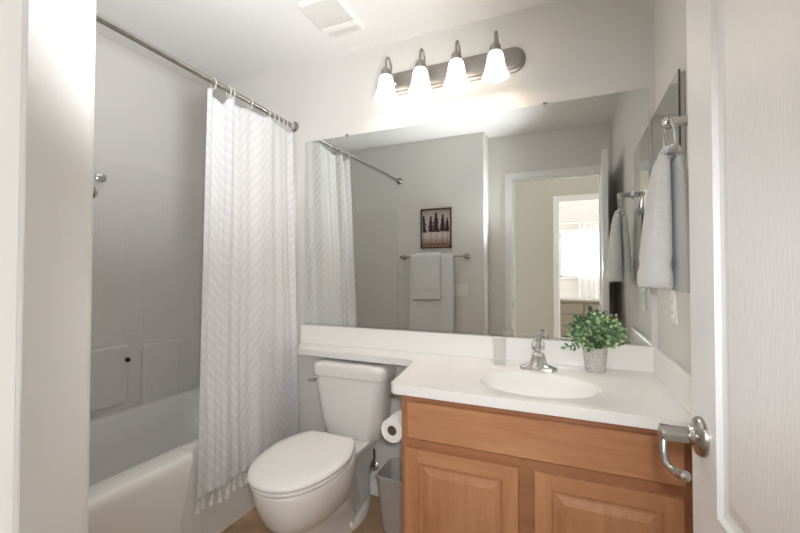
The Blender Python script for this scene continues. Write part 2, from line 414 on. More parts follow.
# bathroom door
rot = math.atan2(.038, .68)
d1 = bpy.data.objects.new('door_1', None); COL.objects.link(d1); d1.location = (JR, .207, 0); d1.rotation_euler = (0, 0, rot); d1['kind'] = 'structure'; d1.empty_display_size = .05
WL['door_1'] = Vector((JR, .207, 0))
DW = .681
b = NB()
def dmap(u, v, d): return (d, u, .012 + v)
panel_face(b, dmap, DW, 2.012, .0175, [(.11, DW - .11, .25, .655), (.11, DW - .11, .79, 1.86)], [(.006, .007), (.014, .009), (.020, .009), (.045, .003)])
def dmap2(u, v, d): return (.035 - d, u, .012 + v)
panel_face(b, dmap2, DW, 2.012, .0175, [(.11, DW - .11, .25, .655), (.11, DW - .11, .79, 1.86)], [(.006, .007), (.014, .009), (.020, .009), (.045, .003)])
obj('door_leaf', b, M['door'], d1, smooth=False, local=True)
def lever(side):
    # side -1: face x=0 ; +1: face x=.035
    f = 0 if side < 0 else .035; s = side; yc = DW - .050; zc = .907
    b = NB(); lathe(b, [(.0335, f), (.0335, f + s * .004), (.030, f + s * .009), (.022, f + s * .012), (.016, f + s * .014), (.0125, f + s * .020), (.0135, f + s * .022), (.0135, f + s * .050), (.0145, f + s * .052), (.0145, f + s * .062), (.010, f + s * .064)], (0, yc, zc), 'x')
    h = obj('door_handle', b, M['nickel'], d1, local=True); h['label'] = 'brushed nickel lever handle'
    b = NB(); P0 = [(f + s * .056, yc + .004, zc + .004), (f + s * .058, yc - .004, zc - .012), (f + s * .060, yc - .010, zc - .030), (f + s * .059, yc - .022, zc - .044), (f + s * .054, yc - .036, zc - .049), (f + s * .048, yc - .054, zc - .047), (f + s * .043, yc - .068, zc - .043), (f + s * .042, yc - .072, zc - .042)]
    tube(b, P0, [.0085, .007, .0062, .0062, .0066, .0075, .0085, .004], 12)
    g = obj('lever', b, M['nickel'], h, local=True)
lever(-1)
b = NB(); f = .035; lathe(b, [(.0335, f), (.0335, f + .005), (.022, f + .010), (.0125, f + .016), (.0125, f + .030), (.024, f + .036), (.026, f + .045), (.020, f + .052), (.004, f + .054)], (0, DW - .050, .907), 'x'); obj('door_knob', b, M['nickel'], d1, local=True)
b = NB(); box(b, .006, .029, DW - .0005, DW + .001, .885, .945); box(b, .012, .023, DW + .001, DW + .009, .905, .925); obj('latch_plate', b, M['nickel'], d1, local=True, smooth=False)
for z in (.25, 1.02, 1.80):
    b = NB(); lathe(b, [(.006, z - .045), (.006, z + .045)], (.040, -.002, 0), n=12); obj('hinge', b, M['nickel'], d1, local=True)

# ================================================================== TUB AND SURROUND
tub = thing('bathtub', 'white acrylic bathtub with a stepped apron behind the shower curtain', 'bathtub', (-1.85, 1.14, 0))
ZR = .455
def apron_x(y, z):
    # near part of the apron stands proud of the far part
    ye = 1.166 - .10 * (1 - z / ZR)
    t = min(1, max(0, (y - (ye - .012)) / .024)); t = t * t * (3 - 2 * t)
    return -1.410 * (1 - t) + -1.478 * t
ys = [YT + .001 + (1.03 - YT) * i / 12 for i in range(13)] + [1.03 + .175 * i / 50 for i in range(1, 51)] + [1.205 + (YB - .001 - 1.205) * i / 14 for i in range(1, 15)]
prof = [(0, .0), (0, .10), (0, .2), (0, .3), (0, .38), (0, .415), (.003, .432), (.009, .446), (.018, .453), (.030, .4555)]
b = NB(); g = []
def yshift(y, z):
    w_ = max(0, 1 - abs(y - 1.16) / .5); return y - .10 * (1 - z / ZR) * w_ * w_ * (3 - 2 * w_)
for y in ys:
    row = []
    for off, z in prof:
        row.append(b.verts.new((apron_x(y, ZR) - off, yshift(y, z), z)))
    row.append(b.verts.new((-1.478 - .040, y, .4555))); row.append(b.verts.new((-1.478 - .052, y, .452)))
    g.append(row)
for a, c in zip(g, g[1:]):
    for i in range(len(a) - 1): b.faces.new((a[i], a[i + 1], c[i + 1], c[i]))
obj('apron', b, M['acrylic'], tub, ang=60)
b = NB()
cx, cy = (-1.53 - 2.20) / 2, (YT + YB) / 2
rings = []
for hx, hy, rr, z in ((.335, .772, .002, .452), (.335, .772, .002, .449), (.322, .70, .12, .447), (.312, .69, .13, .435), (.29, .66, .14, .30), (.26, .62, .15, .12), (.22, .56, .15, .085), (.12, .4, .1, .08)):
    rings.append(rrect(cx, cy, hx, hy, rr, z, 8))
loft(b, rings, cap=(False, True))
obj('basin', b, M['acrylic'], tub, ang=50)
sr = thing('tub_surround', 'white moulded tub surround with square tile pattern and corner shelves', 'tub surround', (XL, 1.14, .45))
b = NB(); ZS = 1.785
box(b, XL, XL + .012, YT, YB, .44, ZS); box(b, XL, -1.50, YT, YT + .012, .44, ZS); box(b, XL, -1.50, YB - .012, YB, .44, ZS)
obj('wall_panels', b, M['surround'], sr, bevel=.004)
b = NB()
xp = XL + .012
box(b, xp - .010, xp + .016, YT + .012, 1.40, .485, .80)
pr = []
for x, y0, y1, z in ((xp + .055, 1.475, 1.70, .40), (xp + .050, 1.48, 1.69, .77), (xp + .042, 1.48, 1.69, .785), (xp - .002, 1.46, 1.71, .795)):
    pr.append((x, y0, y1, z))
box(b, xp - .010, xp + .030, 1.475, 1.70, .40, .79)
box(b, xp - .002, xp + .052, YT + .012, YB - .012, .415, .455)
obj('moulded_shelf', b, M['surround'], sr, bevel=.018, segs=5)
b = NB(); lathe(b, [(.012, 0), (.012, .012), (.022, .018), (.026, .030), (.024, .040), (.012, .046), (.002, .047)], (XL + .012, 1.235, 1.682), 'x'); tag(obj('towel_hook', b, M['chrome']), 'round chrome hook high on the tub surround, left of the shower curtain', 'hook')
b = NB(); lathe(b, [(.012, 0), (.012, .012), (.009, .016), (.002, .017)], (xp + .022, 1.385, .72), 'x', 20); tag(obj('wall_button', b, M['dark']), 'small black round button low on the tub surround', 'button')

# ================================================================== SHOWER ROD + CURTAIN
ZROD = 2.078; 
def rodx(y): return -1.490 - (y - YT) * (.030 / (YB - YT))
rod = thing('shower_curtain_rod', 'brushed nickel shower rod spanning above the bathtub', 'shower rod', (-1.5, 1.14, ZROD))
b = NB(); tube(b, [(rodx(YT), YT, ZROD), (rodx(YB), YB, ZROD)], .0125, 16); obj('rod', b, M['nickel'], rod)
for y, s in ((YT, 1), (YB, -1)):
    b = NB(); lathe(b, [(.030, y), (.030, y + s * .006), (.024, y + s * .014), (.017, y + s * .024), (.015, y + s * .03)], (rodx(y), 0, ZROD), 'y'); obj('end_flange', b, M['nickel2'], rod)
ring_y = [1.315, 1.405, 1.424, 1.548, 1.676, 1.718, 1.757, 1.795, 1.832, 1.868, 1.888]
b = NB(); tube(b, [(.019 * math.sin(a), 0, -.009 + .026 * math.cos(a)) for a in [2 * PI * i / 24 for i in range(24)]], .0023, 8, closed=True)
ord_ = ['nearest the camera', 'second from the free edge of the curtain', 'third from the free edge of the curtain', 'alone in a wide gap', 'fifth from the free edge of the curtain', 'sixth from the free edge of the curtain', 'seventh from the free edge of the curtain', 'fourth from the wall', 'third from the wall', 'second from the wall', 'against the rod flange at the wall']
r0 = obj('curtain_ring', b, M['ringp'], None)
for i, y in enumerate(ring_y):
    o = r0 if i == 0 else r0.copy()
    if i: COL.objects.link(o)
    o.location = (rodx(y), y, ZROD); o.rotation_euler = (0, 0, random.uniform(-.25, .25))
    tag(o, 'white curtain ring on the shower rod, ' + ord_[i], 'curtain ring', 'rings holding up the shower curtain')

def hemz(y): return .228 - .03 * math.sin((y - 1.2) * 4) * 0
def top_y(s):    # s 0..1 along cloth: y at the top
    return 1.285 + s * (1.905 - 1.285)
def curt(s, t):  # s along the rod, t 0 hem .. 1 top
    yt_ = 1.283 + s * .625
    e = t
    y = (1.205 + .700 * s) * (1 - e) + yt_ * e
    xb = -1.452 - .010 * s
    x = xb * (1 - e) + (rodx(yt_) + .002) * e
    ph = 2 * PI * (3.6 * s + .55 * math.sin(4.2 * s + .5) + .10 * (1 - t))
    fold = math.sin(ph) + .45 * math.sin(ph * 2.3 + 1.1)
    ends = min(1, s / .05, (1 - s) / .05)
    x += (.009 + .007 * t) * fold * ends + .003 * math.sin(ph * 4.7 + 3 * t) + .008 * math.sin(9 * t + 5 * s) * (1 - t) * ends
    y += .006 * math.cos(ph) * (.3 + .7 * t) * ends
    if y > 1.70: x = min(x, -1.457 + max(0, 1.85 - y) * .6)
    z0 = .228
    dmin = min(abs(yt_ - q) for q in ring_y)
    sag = .012 * (1 - math.cos(min(1, dmin / .05) * PI / 2))
    if ring_y[0] < yt_ < ring_y[1]: sag += .036 * math.sin(PI * (yt_ - ring_y[0]) / (ring_y[1] - ring_y[0])) ** 2
    z1 = ZROD - .036 - sag
    z = z0 + (z1 - z0) * t
    x = max(x, apron_x(y, ZR) + .012 - max(0, z - .46) * .12)
    y = min(y, YB - .016)
    return (x, y, z)
b = NB(); NS, NT = 300, 160
g = [[b.verts.new(curt(i / NS, j / NT)) for i in range(NS + 1)] for j in range(NT + 1)]
uvl = b.loops.layers.uv.new('UVMap')
for j in range(NT):
    for i in range(NS):
        f = b.faces.new((g[j][i], g[j][i + 1], g[j + 1][i + 1], g[j + 1][i]))
        for lp, (a, c) in zip(f.loops, ((i, j), (i + 1, j), (i + 1, j + 1), (i, j + 1))):
            lp[uvl].uv = (a / NS * 1.15, c / NT * 1.84)
sc_ = obj('shower_curtain', b, M['curtain'], ang=180)
tag(sc_, 'white textured cotton shower curtain with a tasselled hem beside the toilet', 'shower curtain')
md = sc_.modifiers.new('th', 'SOLIDIFY'); md.thickness = .0015
WL['shower_curtain'] = Vector()
b = NB(); lathe(b, [(.0012, .018), (.0015, 0), (.0055, -.004), (.0062, -.009), (.0035, -.014), (.0055, -.020), (.0085, -.034), (.0095, -.044), (.004, -.045)], n=10)
tm = obj('tassel', b, M['curtain'], sc_, local=True)
NTS = 22
for i in range(NTS):
    o = tm if i == 0 else tm.copy()
    if i: COL.objects.link(o)
    p = curt((i + .15) / (NTS - .6), 0); o.parent = sc_; o.location = (p[0], p[1], p[2] - .012); o.rotation_euler = (random.uniform(-.15, .15), random.uniform(-.15, .15), random.uniform(0, 6))

# ================================================================== TOILET
TX = -1.032
toi = thing('toilet', 'white two-piece toilet with closed lid beside the shower curtain', 'toilet', (TX, 1.5, 0))
def egg(hw, yf, yb, z, n=48, rear=.64, c=TX, ym=None):
    """seat outline: blunt rounded front at yf, sides drawing in to a straight rear edge at yb"""
    ym = yf + (yb - yf) * .60 if ym is None else ym; half = []
    for i in range(17):
        a = PI / 2 * i / 16
        half.append((hw * math.sin(a) ** .93, ym - (ym - yf) * math.cos(a) ** .93))
    rc = min(.022, hw * .2)
    for i in range(1, 8):
        t = i / 8; half.append((hw * (1 - (1 - rear) * t ** 1.7), ym + (yb - ym) * t * (1 - rc / (yb - ym) * t * .5)))
    xr = hw * rear
    for i in range(1, 5):
        a = PI / 2 * i / 4; half.append((xr - rc + rc * math.cos(a) * .98, yb - rc + rc * math.sin(a)))
    half[-1] = (half[-1][0], yb)
    out = [(c + (1.58 - y) * .06 + x, y, z) for x, y in half] + [(c + (1.58 - y) * .06 - x, y, z) for x, y in reversed(half[1:])]
    return out
b = NB()
rings = [egg(.106, 1.245, 1.80, 0, rear=.8), egg(.106, 1.245, 1.80, .02, rear=.8), egg(.098, 1.255, 1.78, .035, rear=.8), egg(.094, 1.255, 1.76, .10, rear=.8), egg(.100, 1.240, 1.74, .16, rear=.75),
         egg(.112, 1.222, 1.72, .190, rear=.7), egg(.140, 1.178, 1.69, .218, rear=.6), egg(.160, 1.150, 1.67, .255, rear=.58), egg(.173, 1.130, 1.65, .30, rear=.58), egg(.180, 1.117, 1.64, .34, rear=.6), egg(.181, 1.112, 1.63, .375, rear=.62), egg(.179, 1.113, 1.63, .388, rear=.62), egg(.170, 1.125, 1.62, .394, rear=.62)]
loft(b, rings); obj('bowl', b, M['porcelain'], toi, ang=60)
# deck under the tank and trapway bulge
b = NB(); loft(b, [rrect(TX, 1.77, .075, .10, .04, .0), rrect(TX, 1.77, .068, .10, .04, .15), rrect(TX, 1.75, .075, .13, .04, .24), rrect(TX, 1.735, .100, .150, .04, .31), rrect(TX, 1.730, .118, .158, .04, .338), rrect(TX, 1.730, .118, .158, .04, .352)]); obj('rear_deck', b, M['porcelain'], toi, ang=50)
b = NB()
for s in (-1, 1):
    tube(b, [(TX + s * .050, 1.38, .12), (TX + s * .062, 1.44, .16), (TX + s * .066, 1.52, .16), (TX + s * .064, 1.60, .11), (TX + s * .060, 1.66, .04)], [.03, .042, .045, .042, .03], 14)
obj('trapway', b, M['porcelain'], toi)
b = NB(); loft(b, [egg(.118, 1.50, 1.83, 0, rear=.8), egg(.116, 1.50, 1.83, .018, rear=.8), egg(.100, 1.52, 1.81, .030, rear=.8)]); obj('foot', b, M['porcelain'], toi, ang=60)
for s in (-1, 1):
    b = NB(); lathe(b, [(.013, .018), (.013, .028), (.009, .040), (.002, .043)], (TX + s * .098, 1.60, 0), n=16); obj('bolt_cap', b, M['seat'], toi)
# seat and lid
b = NB(); loft(b, [egg(.180, 1.104, 1.585, .396, rear=.66), egg(.184, 1.100, 1.585, .401, rear=.66), egg(.184, 1.100, 1.585, .408, rear=.66), egg(.180, 1.104, 1.585, .411, rear=.66)]); obj('seat', b, M['seat'], toi, ang=60)
b = NB(); loft(b, [egg(.180, 1.102, 1.588, .414, rear=.66), egg(.1875, 1.094, 1.592, .417, rear=.66), egg(.189, 1.092, 1.594, .424, rear=.66), egg(.187, 1.094, 1.592, .431, rear=.66), egg(.180, 1.102, 1.586, .436, rear=.66), egg(.150, 1.14, 1.56, .4385, rear=.66), egg(.06, 1.28, 1.48, .4395, rear=.66)]); obj('lid', b, M['seat'], toi, ang=60)
b = NB()
b.free()
for s in (-1, 1):
    b = NB(); lathe(b, [(.013, TX + s * .075 - .022), (.013, TX + s * .075 + .022)], (0, 1.607, .412), 'x', 16); obj('hinge', b, M['seat'], toi, bevel=.003)
# tank
b = NB(); TR = []
for z, hw, yf, rr in ((.346, .120, 1.775, .05), (.349, .150, 1.750, .065), (.362, .168, 1.735, .070), (.44, .179, 1.722, .068), (.54, .190, 1.712, .062), (.62, .200, 1.706, .058), (.680, .206, 1.703, .055)):
    TR.append(rrect(TX, (yf + 1.897) / 2, hw, (1.897 - yf) / 2, rr, z, 8))
loft(b, TR); obj('tank', b, M['porcelain'], toi, ang=55)
b = NB(); TR = []
for z, e in ((.662, -.004), (.665, .004), (.674, .008), (.704, .008), (.720, .004), (.728, -.006), (.733, -.022), (.735, -.05)):
    TR.append(rrect(TX, (1.697 + 1.900) / 2, .206 + e, .1015 + min(e, .0), .058 + min(e, 0), z, 8))
loft(b, TR); obj('tank_lid', b, M['porcelain'], toi, ang=55)
b = NB(); lathe(b, [(.014, 1.702), (.014, 1.690), (.010, 1.684)], (TX - .172, 0, .652), 'y', 18)
tube(b, [(TX - .168, 1.682, .652), (TX - .182, 1.680, .652), (TX - .198, 1.680, .650), (TX - .208, 1.682, .648)], [.006, .0065, .007, .005], 10); obj('flush_handle', b, M['chrome'], toi)

# water supply
ws = thing('water_supply_valve', 'dark braided water supply hose and valve on the wall behind the toilet', 'valve', (-.98, YB, .17))
b = NB(); lathe(b, [(.026, YB), (.026, YB - .004), (.018, YB - .010), (.008, YB - .012), (.008, YB - .045), (.013, YB - .047), (.013, YB - .062)], (-.975, 0, .150), 'y', 20); obj('valve', b, M['chrome'], ws)
b = NB(); tube(b, [(-.975, 1.858, .150), (-.968, 1.875, .175), (-.962, 1.89, .205), (-.966, 1.895, .240), (-.98, 1.898, .27), (-1.0, 1.898, .30), (-1.02, 1.895, .35)], .0065, 10); obj('hose', b, M['rubber'], ws)

# ================================================================== VANITY CABINET
CX0, CX1, CY = -.574, XR - .004, 1.352
cab = thing('vanity_cabinet', 'honey maple vanity cabinet with raised panel doors under the sink', 'cabinet', (-.12, 1.6, 0))
b = NB(); yb_ = YB - .004
loft(b, [[(CX0, CY, .09), (CX1, CY, .09), (CX1, yb_, .09), (CX0, yb_, .09)], [(CX0, CY, .749), (CX1, CY, .749), (CX1, yb_, .749), (CX0, yb_, .749)],
         [(CX0 + .02, CY + .02, .749), (CX1 - .02, CY + .02, .749), (CX1 - .02, yb_ - .02, .749), (CX0 + .02, yb_ - .02, .749)], [(CX0 + .02, CY + .02, .11), (CX1 - .02, CY + .02, .11), (CX1 - .02, yb_ - .02, .11), (CX0 + .02, yb_ - .02, .11)]])
obj('body', b, M['woodframe'], cab, smooth=False)
b = NB(); box(b, CX0, CX1, CY + .06, yb_, 0, .0895); obj('toe_kick', b, M['woodframe'], cab, smooth=False)
b = NB()
fd = .018; yf = CY - fd
def fmap(x0, z0):
    return lambda u, v, d: (x0 + u, yf + d, z0 + v)
# false drawer front: flat with a chamfered edge
x0, x1, z0, z1 = -.549, .297, .590, .722
rr = [[(x0, CY, z0), (x1, CY, z0), (x1, CY, z1), (x0, CY, z1)], [(x0, yf + .005, z0), (x1, yf + .005, z0), (x1, yf + .005, z1), (x0, yf + .005, z1)], [(x0 + .005, yf, z0 + .005), (x1 - .005, yf, z0 + .005), (x1 - .005, yf, z1 - .005), (x0 + .005, yf, z1 - .005)]]
loft(b, rr); obj('drawer_front', b, M['wood_h'], cab, smooth=False)
for x0, x1 in ((-.553, -.157), (-.105, .292)):
    b = NB(); ww = x1 - x0; hh = .557 - .10
    panel_face(b, fmap(x0, .10), ww, hh, fd, [(.050, ww - .050, .055, hh - .048)], [(.004, .006), (.010, .008), (.016, .008), (.040, .001)], 0, 1, 0)
    obj('door', b, [M['wood_v'], M['wood_h']], cab, smooth=False, bevel=0)

# ================================================================== COUNTERTOP
ct = thing('countertop', 'white cultured marble vanity top with oval basin and shelf over the toilet', 'countertop', (-.3, 1.6, .75))
ZC, TH = .784, .034
out = [(-1.452, YB - .001), (-1.446, 1.88), (-1.370, 1.760), (-1.355, 1.751), (-.76, 1.736), (-.715, 1.733), (-.690, 1.725), (-.672, 1.708), (-.660, 1.68), (-.648, 1.60), (-.632, 1.48), (-.618, 1.375), (-.616, 1.358)]
for i in range(1, 7):
    a = PI + PI / 2 * i / 6; out.append((-.616 + .035 + .035 * math.cos(a), 1.318 + .038 + .038 * math.sin(a)))
out += [(-.3, 1.314), (XR - .001, 1.308), (XR - .001, YB - .001)]
b = NB()
ov = [b.verts.new((x, y, ZC)) for x, y in out]
oe = [b.edges.new((ov[i], ov[(i + 1) % len(ov)])) for i in range(len(ov))]
SX, SY, SA, SB = -.112, 1.545, .215, .170
NE = 64
def ell(s, z): return [(SX + SA * s * math.cos(2 * PI * i / NE), SY + SB * s * math.sin(2 * PI * i / NE), z) for i in range(NE)]
ev = [b.verts.new(p) for p in ell(1, ZC)]
ee = [b.edges.new((ev[i], ev[(i + 1) % NE])) for i in range(NE)]
bmesh.ops.triangle_fill(b, use_beauty=True, use_dissolve=False, edges=oe + ee)
lo = [b.verts.new((x, y, ZC - TH)) for x, y in out]
for i in range(len(out)):
    j = (i + 1) % len(out); b.faces.new((ov[i], ov[j], lo[j], lo[i]))
prev = ev
for s, dz in ((.985, .0012), (.965, .004), (.94, .009), (.90, .022), (.85, .042), (.77, .068), (.66, .090), (.5, .105), (.3, .113), (.12, .117)):
    cur = [b.verts.new(p) for p in ell(s, ZC - dz)]
    for i in range(NE):
        j = (i + 1) % NE; b.faces.new((prev[i], prev[j], cur[j], cur[i]))
    prev = cur
b.faces.new(prev)
obj('top', b, M['marble'], ct, bevel=.010, segs=4, ang=40)
b = NB(); box(b, -1.452, XR - .001, 1.893, YB - .001, ZC, .890); o = obj('backsplash', b, M['marble'], ct, bevel=.004)
b = NB(); box(b, XR - .021, XR - .0005, 1.312, 1.893, ZC, .890); o = obj('side_splash', b, M['marble'], ct, bevel=.004)
b = NB(); lathe(b, [(.020, ZC - .1155), (.020, ZC - .113), (.014, ZC - .112), (.012, ZC - .115)], (SX, SY, 0), n=24); obj('drain', b, M['chrome'], ct)

# ================================================================== MIRROR
MX0, MX1, MZ0, MZ1 = -1.437, .310, .893, 1.970
mir = thing('wall_mirror', 'large frameless wall mirror above the sink counter', 'mirror', (-.56, YB, MZ0))
YM = YB - .005
b = NB(); vs = box(b, MX0, MX1, YM, YB - .0002, MZ0, MZ1)
for f in b.faces:
    f.normal_update(); c = f.calc_center_median(); f.material_index = 0 if abs(c.y - YM) < 1e-5 else 1
obj('glass', b, [M['mirror'], M['mirror_edge']], mir, smooth=False)
b = NB(); box(b, MX0, MX1, YM - .003, YM - .0003, MZ0, MZ0 + .009); obj('bottom_channel', b, M['chrome'], mir, smooth=False)
for x in (-1.152, -.096):
    b = NB(); box(b, x - .008, x + .008, YM - .004, YB, MZ1 - .008, MZ1 + .010); obj('clip', b, M['crystal'], mir, bevel=.002)

# ================================================================== VANITY LIGHT
vl = thing('vanity_light', 'brushed nickel bar light with four bell shades above the mirror', 'wall lamp', (-.57, YB, 2.2))
ZP = 2.205
def stad(x0, x1, h, y):
    out = []; n = 16
    for i in range(n + 1): a = -PI / 2 + PI * i / n; out.append((x1 - h + h * math.cos(a), y, ZP + h * math.sin(a)))
    for i in range(n + 1): a = PI / 2 + PI * i / n; out.append((x0 + h + h * math.cos(a), y, ZP + h * math.sin(a)))
    return out
b = NB(); loft(b, [stad(-.960, -.182, .060, YB), stad(-.960, -.182, .060, YB - .010), stad(-.954, -.188, .054, YB - .014), stad(-.950, -.192, .048, YB - .015), stad(-.947, -.195, .045, YB - .022), stad(-.940, -.202, .038, YB - .024)])
obj('backplate', b, M['lampmetal'], vl, ang=30)
LX = [-.848, -.662, -.482, -.300]
YS = YB - .128
shade_m = [shade_mat(SHADE_EMIT), shade_mat(SHADE_EMIT * .55)]
for i, x in enumerate(LX):
    b = NB(); pts = [(x, YB - .024, 2.205), (x, YB - .045, 2.215)]
    pts += [(x, YS + .032 + .032 * math.cos(a), 2.262 + .040 * math.sin(a)) for a in [-.3 + (PI + .3) * k / 14 for k in range(15)]]
    pts += [(x, YS, 2.245), (x, YS, 2.230)]
    tube(b, pts, .0055, 10); lathe(b, [(.016, YB - .022), (.016, YB - .028), (.008, YB - .036)], (x, 0, 2.205), 'y', 16); arm = obj('arm', b, M['lampmetal'], vl)
    b = NB(); lathe(b, [(.008, 2.236), (.014, 2.233), (.022, 2.224), (.0255, 2.212), (.0265, 2.196), (.0265, 2.192), (.022, 2.191)], (x, YS, 0), n=24); obj('socket_cap', b, M['lampmetal'], vl)
    b = NB(); sp = [(.020, 2.194), (.028, 2.192), (.034, 2.182), (.038, 2.165), (.041, 2.145), (.046, 2.120), (.052, 2.100), (.061, 2.080)]
    lathe(b, sp + [(rr_ - .003, z) for rr_, z in reversed(sp)], (x, YS, 0), n=36, cap=(False, False)); obj('shade', b, shade_m[i % 2], vl, ang=60)
    b = NB(); lathe(b, [(.012, 2.189), (.013, 2.16), (.022, 2.14), (.028, 2.120), (.029, 2.108), (.025, 2.096), (.015, 2.087), (.003, 2.085)], (x, YS, 0), n=20); obj('bulb', b, mat('lit_bulb', '#FFFFFF', .4, emit=('#FFF3E4', BULB_EMIT)), vl)

# ================================================================== EXHAUST VENT
vt = thing('exhaust_fan_cover', 'white exhaust fan grille on the bathroom ceiling', 'ceiling vent', (-1.045, 1.61, 2.44))
b = NB(); VX0, VX1, VY0, VY1 = -1.155, -.935, 1.455, 1.750
cx, cy = (VX0 + VX1) / 2, (VY0 + VY1) / 2; hx, hy = (VX1 - VX0) / 2, (VY1 - VY0) / 2
loft(b, [rrect(cx, cy, hx, hy, .02, 2.44), rrect(cx, cy, hx, hy, .02, 2.432), rrect(cx, cy, hx - .012, hy - .012, .015, 2.424), rrect(cx, cy, hx - .02, hy - .02, .012, 2.424), rrect(cx, cy, hx - .021, hy - .021, .012, 2.432)])
obj('housing', b, M['plate'], vt, ang=30)
b = NB(); loft(b, [[(VX0 + .015, y, 2.424), (VX1 - .015, y, 2.424), (VX1 - .015, y, z), (VX0 + .015, y, z)] for y, z in ((1.640, 2.424), (1.645, 2.417), (1.660, 2.413), (1.675, 2.417), (1.680, 2.424))])
obj('centre_band', b, M['plate'], vt)
for y0, y1 in ((1.480, 1.640), (1.680, 1.735)):
    b = NB(); n = 24
    for i in range(n):
        x = VX0 + .022 + i * (VX1 - VX0 - .044) / (n - 1); box(b, x - .0008, x + .0008, y0, y1, 2.4215, 2.4245)
    k = int((y1 - y0) / .009)
    for i in range(k + 1):
        y = y0 + (y1 - y0) * i / k; box(b, VX0 + .018, VX1 - .018, y - .0009, y + .0009, 2.4215, 2.424)
    obj('grille', b, M['plate'], vt, smooth=False)
b = NB(); box(b, VX0 + .02, VX1 - .02, VY0 + .02, VY1 - .02, 2.4325, 2.4335); obj('fan_cavity', b, mat('vent_inside', '#4E4C4A', .8), vt, smooth=False)

# ================================================================== FAUCET, TUMBLER, PLANT
FX, FY = -.122, 1.765
fa = thing('faucet', 'chrome centreset faucet with clear ball handle behind the basin', 'faucet', (FX, FY, ZC))
b = NB(); loft(b, [rrect(FX, FY, .078, .028, .027, ZC, 8), rrect(FX, FY, .078, .028, .027, ZC + .008, 8), rrect(FX, FY, .072, .024, .023, ZC + .014, 8), rrect(FX, FY, .045, .024, .022, ZC + .026, 8)]); obj('base', b, M['chrome'], fa, ang=40)
b = NB(); loft(b, [rrect(FX, FY, .038, .026, .020, ZC + .012), rrect(FX, FY, .034, .025, .020, ZC + .035), rrect(FX, FY - .004, .027, .024, .018, ZC + .060), rrect(FX, FY - .003, .022, .021, .017, ZC + .072), rrect(FX, FY, .010, .010, .009, ZC + .078)]); obj('body', b, M['chrome'], fa, ang=50)
b = NB(); tube(b, [(FX, FY - .005, ZC + .048), (FX, FY - .04, ZC + .052), (FX, FY - .075, ZC + .050), (FX, FY - .098, ZC + .042), (FX, FY - .104, ZC + .030)], [.016, .014, .012, .011, .010], 16); obj('spout', b, M['chrome'], fa)
b = NB(); lathe(b, [(.004, ZC + .074), (.013, ZC + .078), (.023, ZC + .086), (.0275, ZC + .100), (.026, ZC + .114), (.018, ZC + .126), (.010, ZC + .130), (.003, ZC + .131)], (FX, FY, 0), n=14); h = obj('handle', b, M['crystal'], fa, smooth=False); h['label'] = 'clear faceted ball handle'
b = NB(); lathe(b, [(.009, ZC + .070), (.009, ZC + .120), (.007, ZC + .131), (.009, ZC + .134), (.002, ZC + .136)], (FX, FY, 0), n=14); obj('handle_core', b, M['chrome'], h)

b = NB(); TXc, TYc = -.287, 1.795
lathe(b, [(.003, ZC + .0005), (.027, ZC + .0005), (.029, ZC + .003), (.031, ZC + .06), (.033, ZC + .128), (.0318, ZC + .128), (.0297, ZC + .06), (.0275, ZC + .008), (.003, ZC + .007)], (TXc, TYc, 0), n=36)
tag(obj('glass_tumbler', b, M['glass'], ang=50), 'clear drinking tumbler on the counter left of the faucet', 'tumbler')

PX, PY = .098, 1.838
pl = thing('potted_plant', 'small bushy green plant in a white woven pot near the mirror corner', 'plant', (PX, PY, ZC))
pm = mat('woven_pot', '#D9D6D2', .7); nt = pm.node_tree; bb = nt.nodes['Principled BSDF']
vo = nt.nodes.new('ShaderNodeTexVoronoi'); vo.inputs['Scale'].default_value = 150; tc = nt.nodes.new('ShaderNodeTexCoord'); bp = nt.nodes.new('ShaderNodeBump'); bp.inputs['Strength'].default_value = 1.; bp.inputs['Distance'].default_value = .004
cr = nt.nodes.new('ShaderNodeValToRGB'); cr.color_ramp.elements[0].color = lin('#EAE7E4'); cr.color_ramp.elements[1].color = lin('#C2BEBA'); cr.color_ramp.elements[1].position = .85
nt.links.new(tc.outputs['Object'], vo.inputs['Vector']); nt.links.new(vo.outputs['Distance'], bp.inputs['Height']); nt.links.new(vo.outputs['Distance'], cr.inputs[0]); nt.links.new(cr.outputs[0], bb.inputs['Base Color']); nt.links.new(bp.outputs[0], bb.inputs['Normal']); bp.invert = True
b = NB(); lathe(b, [(.036, ZC), (.039, ZC + .003), (.043, ZC + .05), (.047, ZC + .096), (.0475, ZC + .100), (.044, ZC + .100), (.042, ZC + .088)], (PX, PY, 0), n=36, cap=(True, False)); obj('pot', b, pm, pl, ang=60)
b = NB(); lathe(b, [(.0425, ZC + .088), (.03, ZC + .094), (.003, ZC + .096)], (PX, PY, 0), n=20); obj('moss', b, M['soil'], pl)
b = NB(); bs = NB(); rnd = random.Random(3)
def leaf(b, p, d, ln, wd, mi):
    d = d.normalized(); s = d.cross(Vector((rnd.uniform(-1, 1), rnd.uniform(-1, 1), rnd.uniform(-.3, 1)))).normalized(); u = s.cross(d)
    L_ = [p + d * ln * t + s * wd * w_ + u * q * ln for t, w_, q in ((0, 0, 0), (.3, .42, .03), (.65, .5, .02), (.9, .25, -.03), (1, 0, -.06), (.9, -.25, -.03), (.65, -.5, .02), (.3, -.42, .03))]
    mid = [p + d * ln * .3 - u * ln * .05, p + d * ln * .65 - u * ln * .07]
    for q in L_ + mid:
        if q.y > 1.902: q.y = 1.902 - (q.y - 1.902) * .2
    v = [b.verts.new(q) for q in L_]; m0, m1_ = [b.verts.new(q) for q in mid]
    for f in ((v[0], v[1], m0), (v[1], v[2], m1_, m0), (v[2], v[3], v[4], m1_), (m1_, v[4], v[5], v[6]), (m0, m1_, v[6], v[7]), (v[0], m0, v[7])):
        b.faces.new(f).material_index = mi
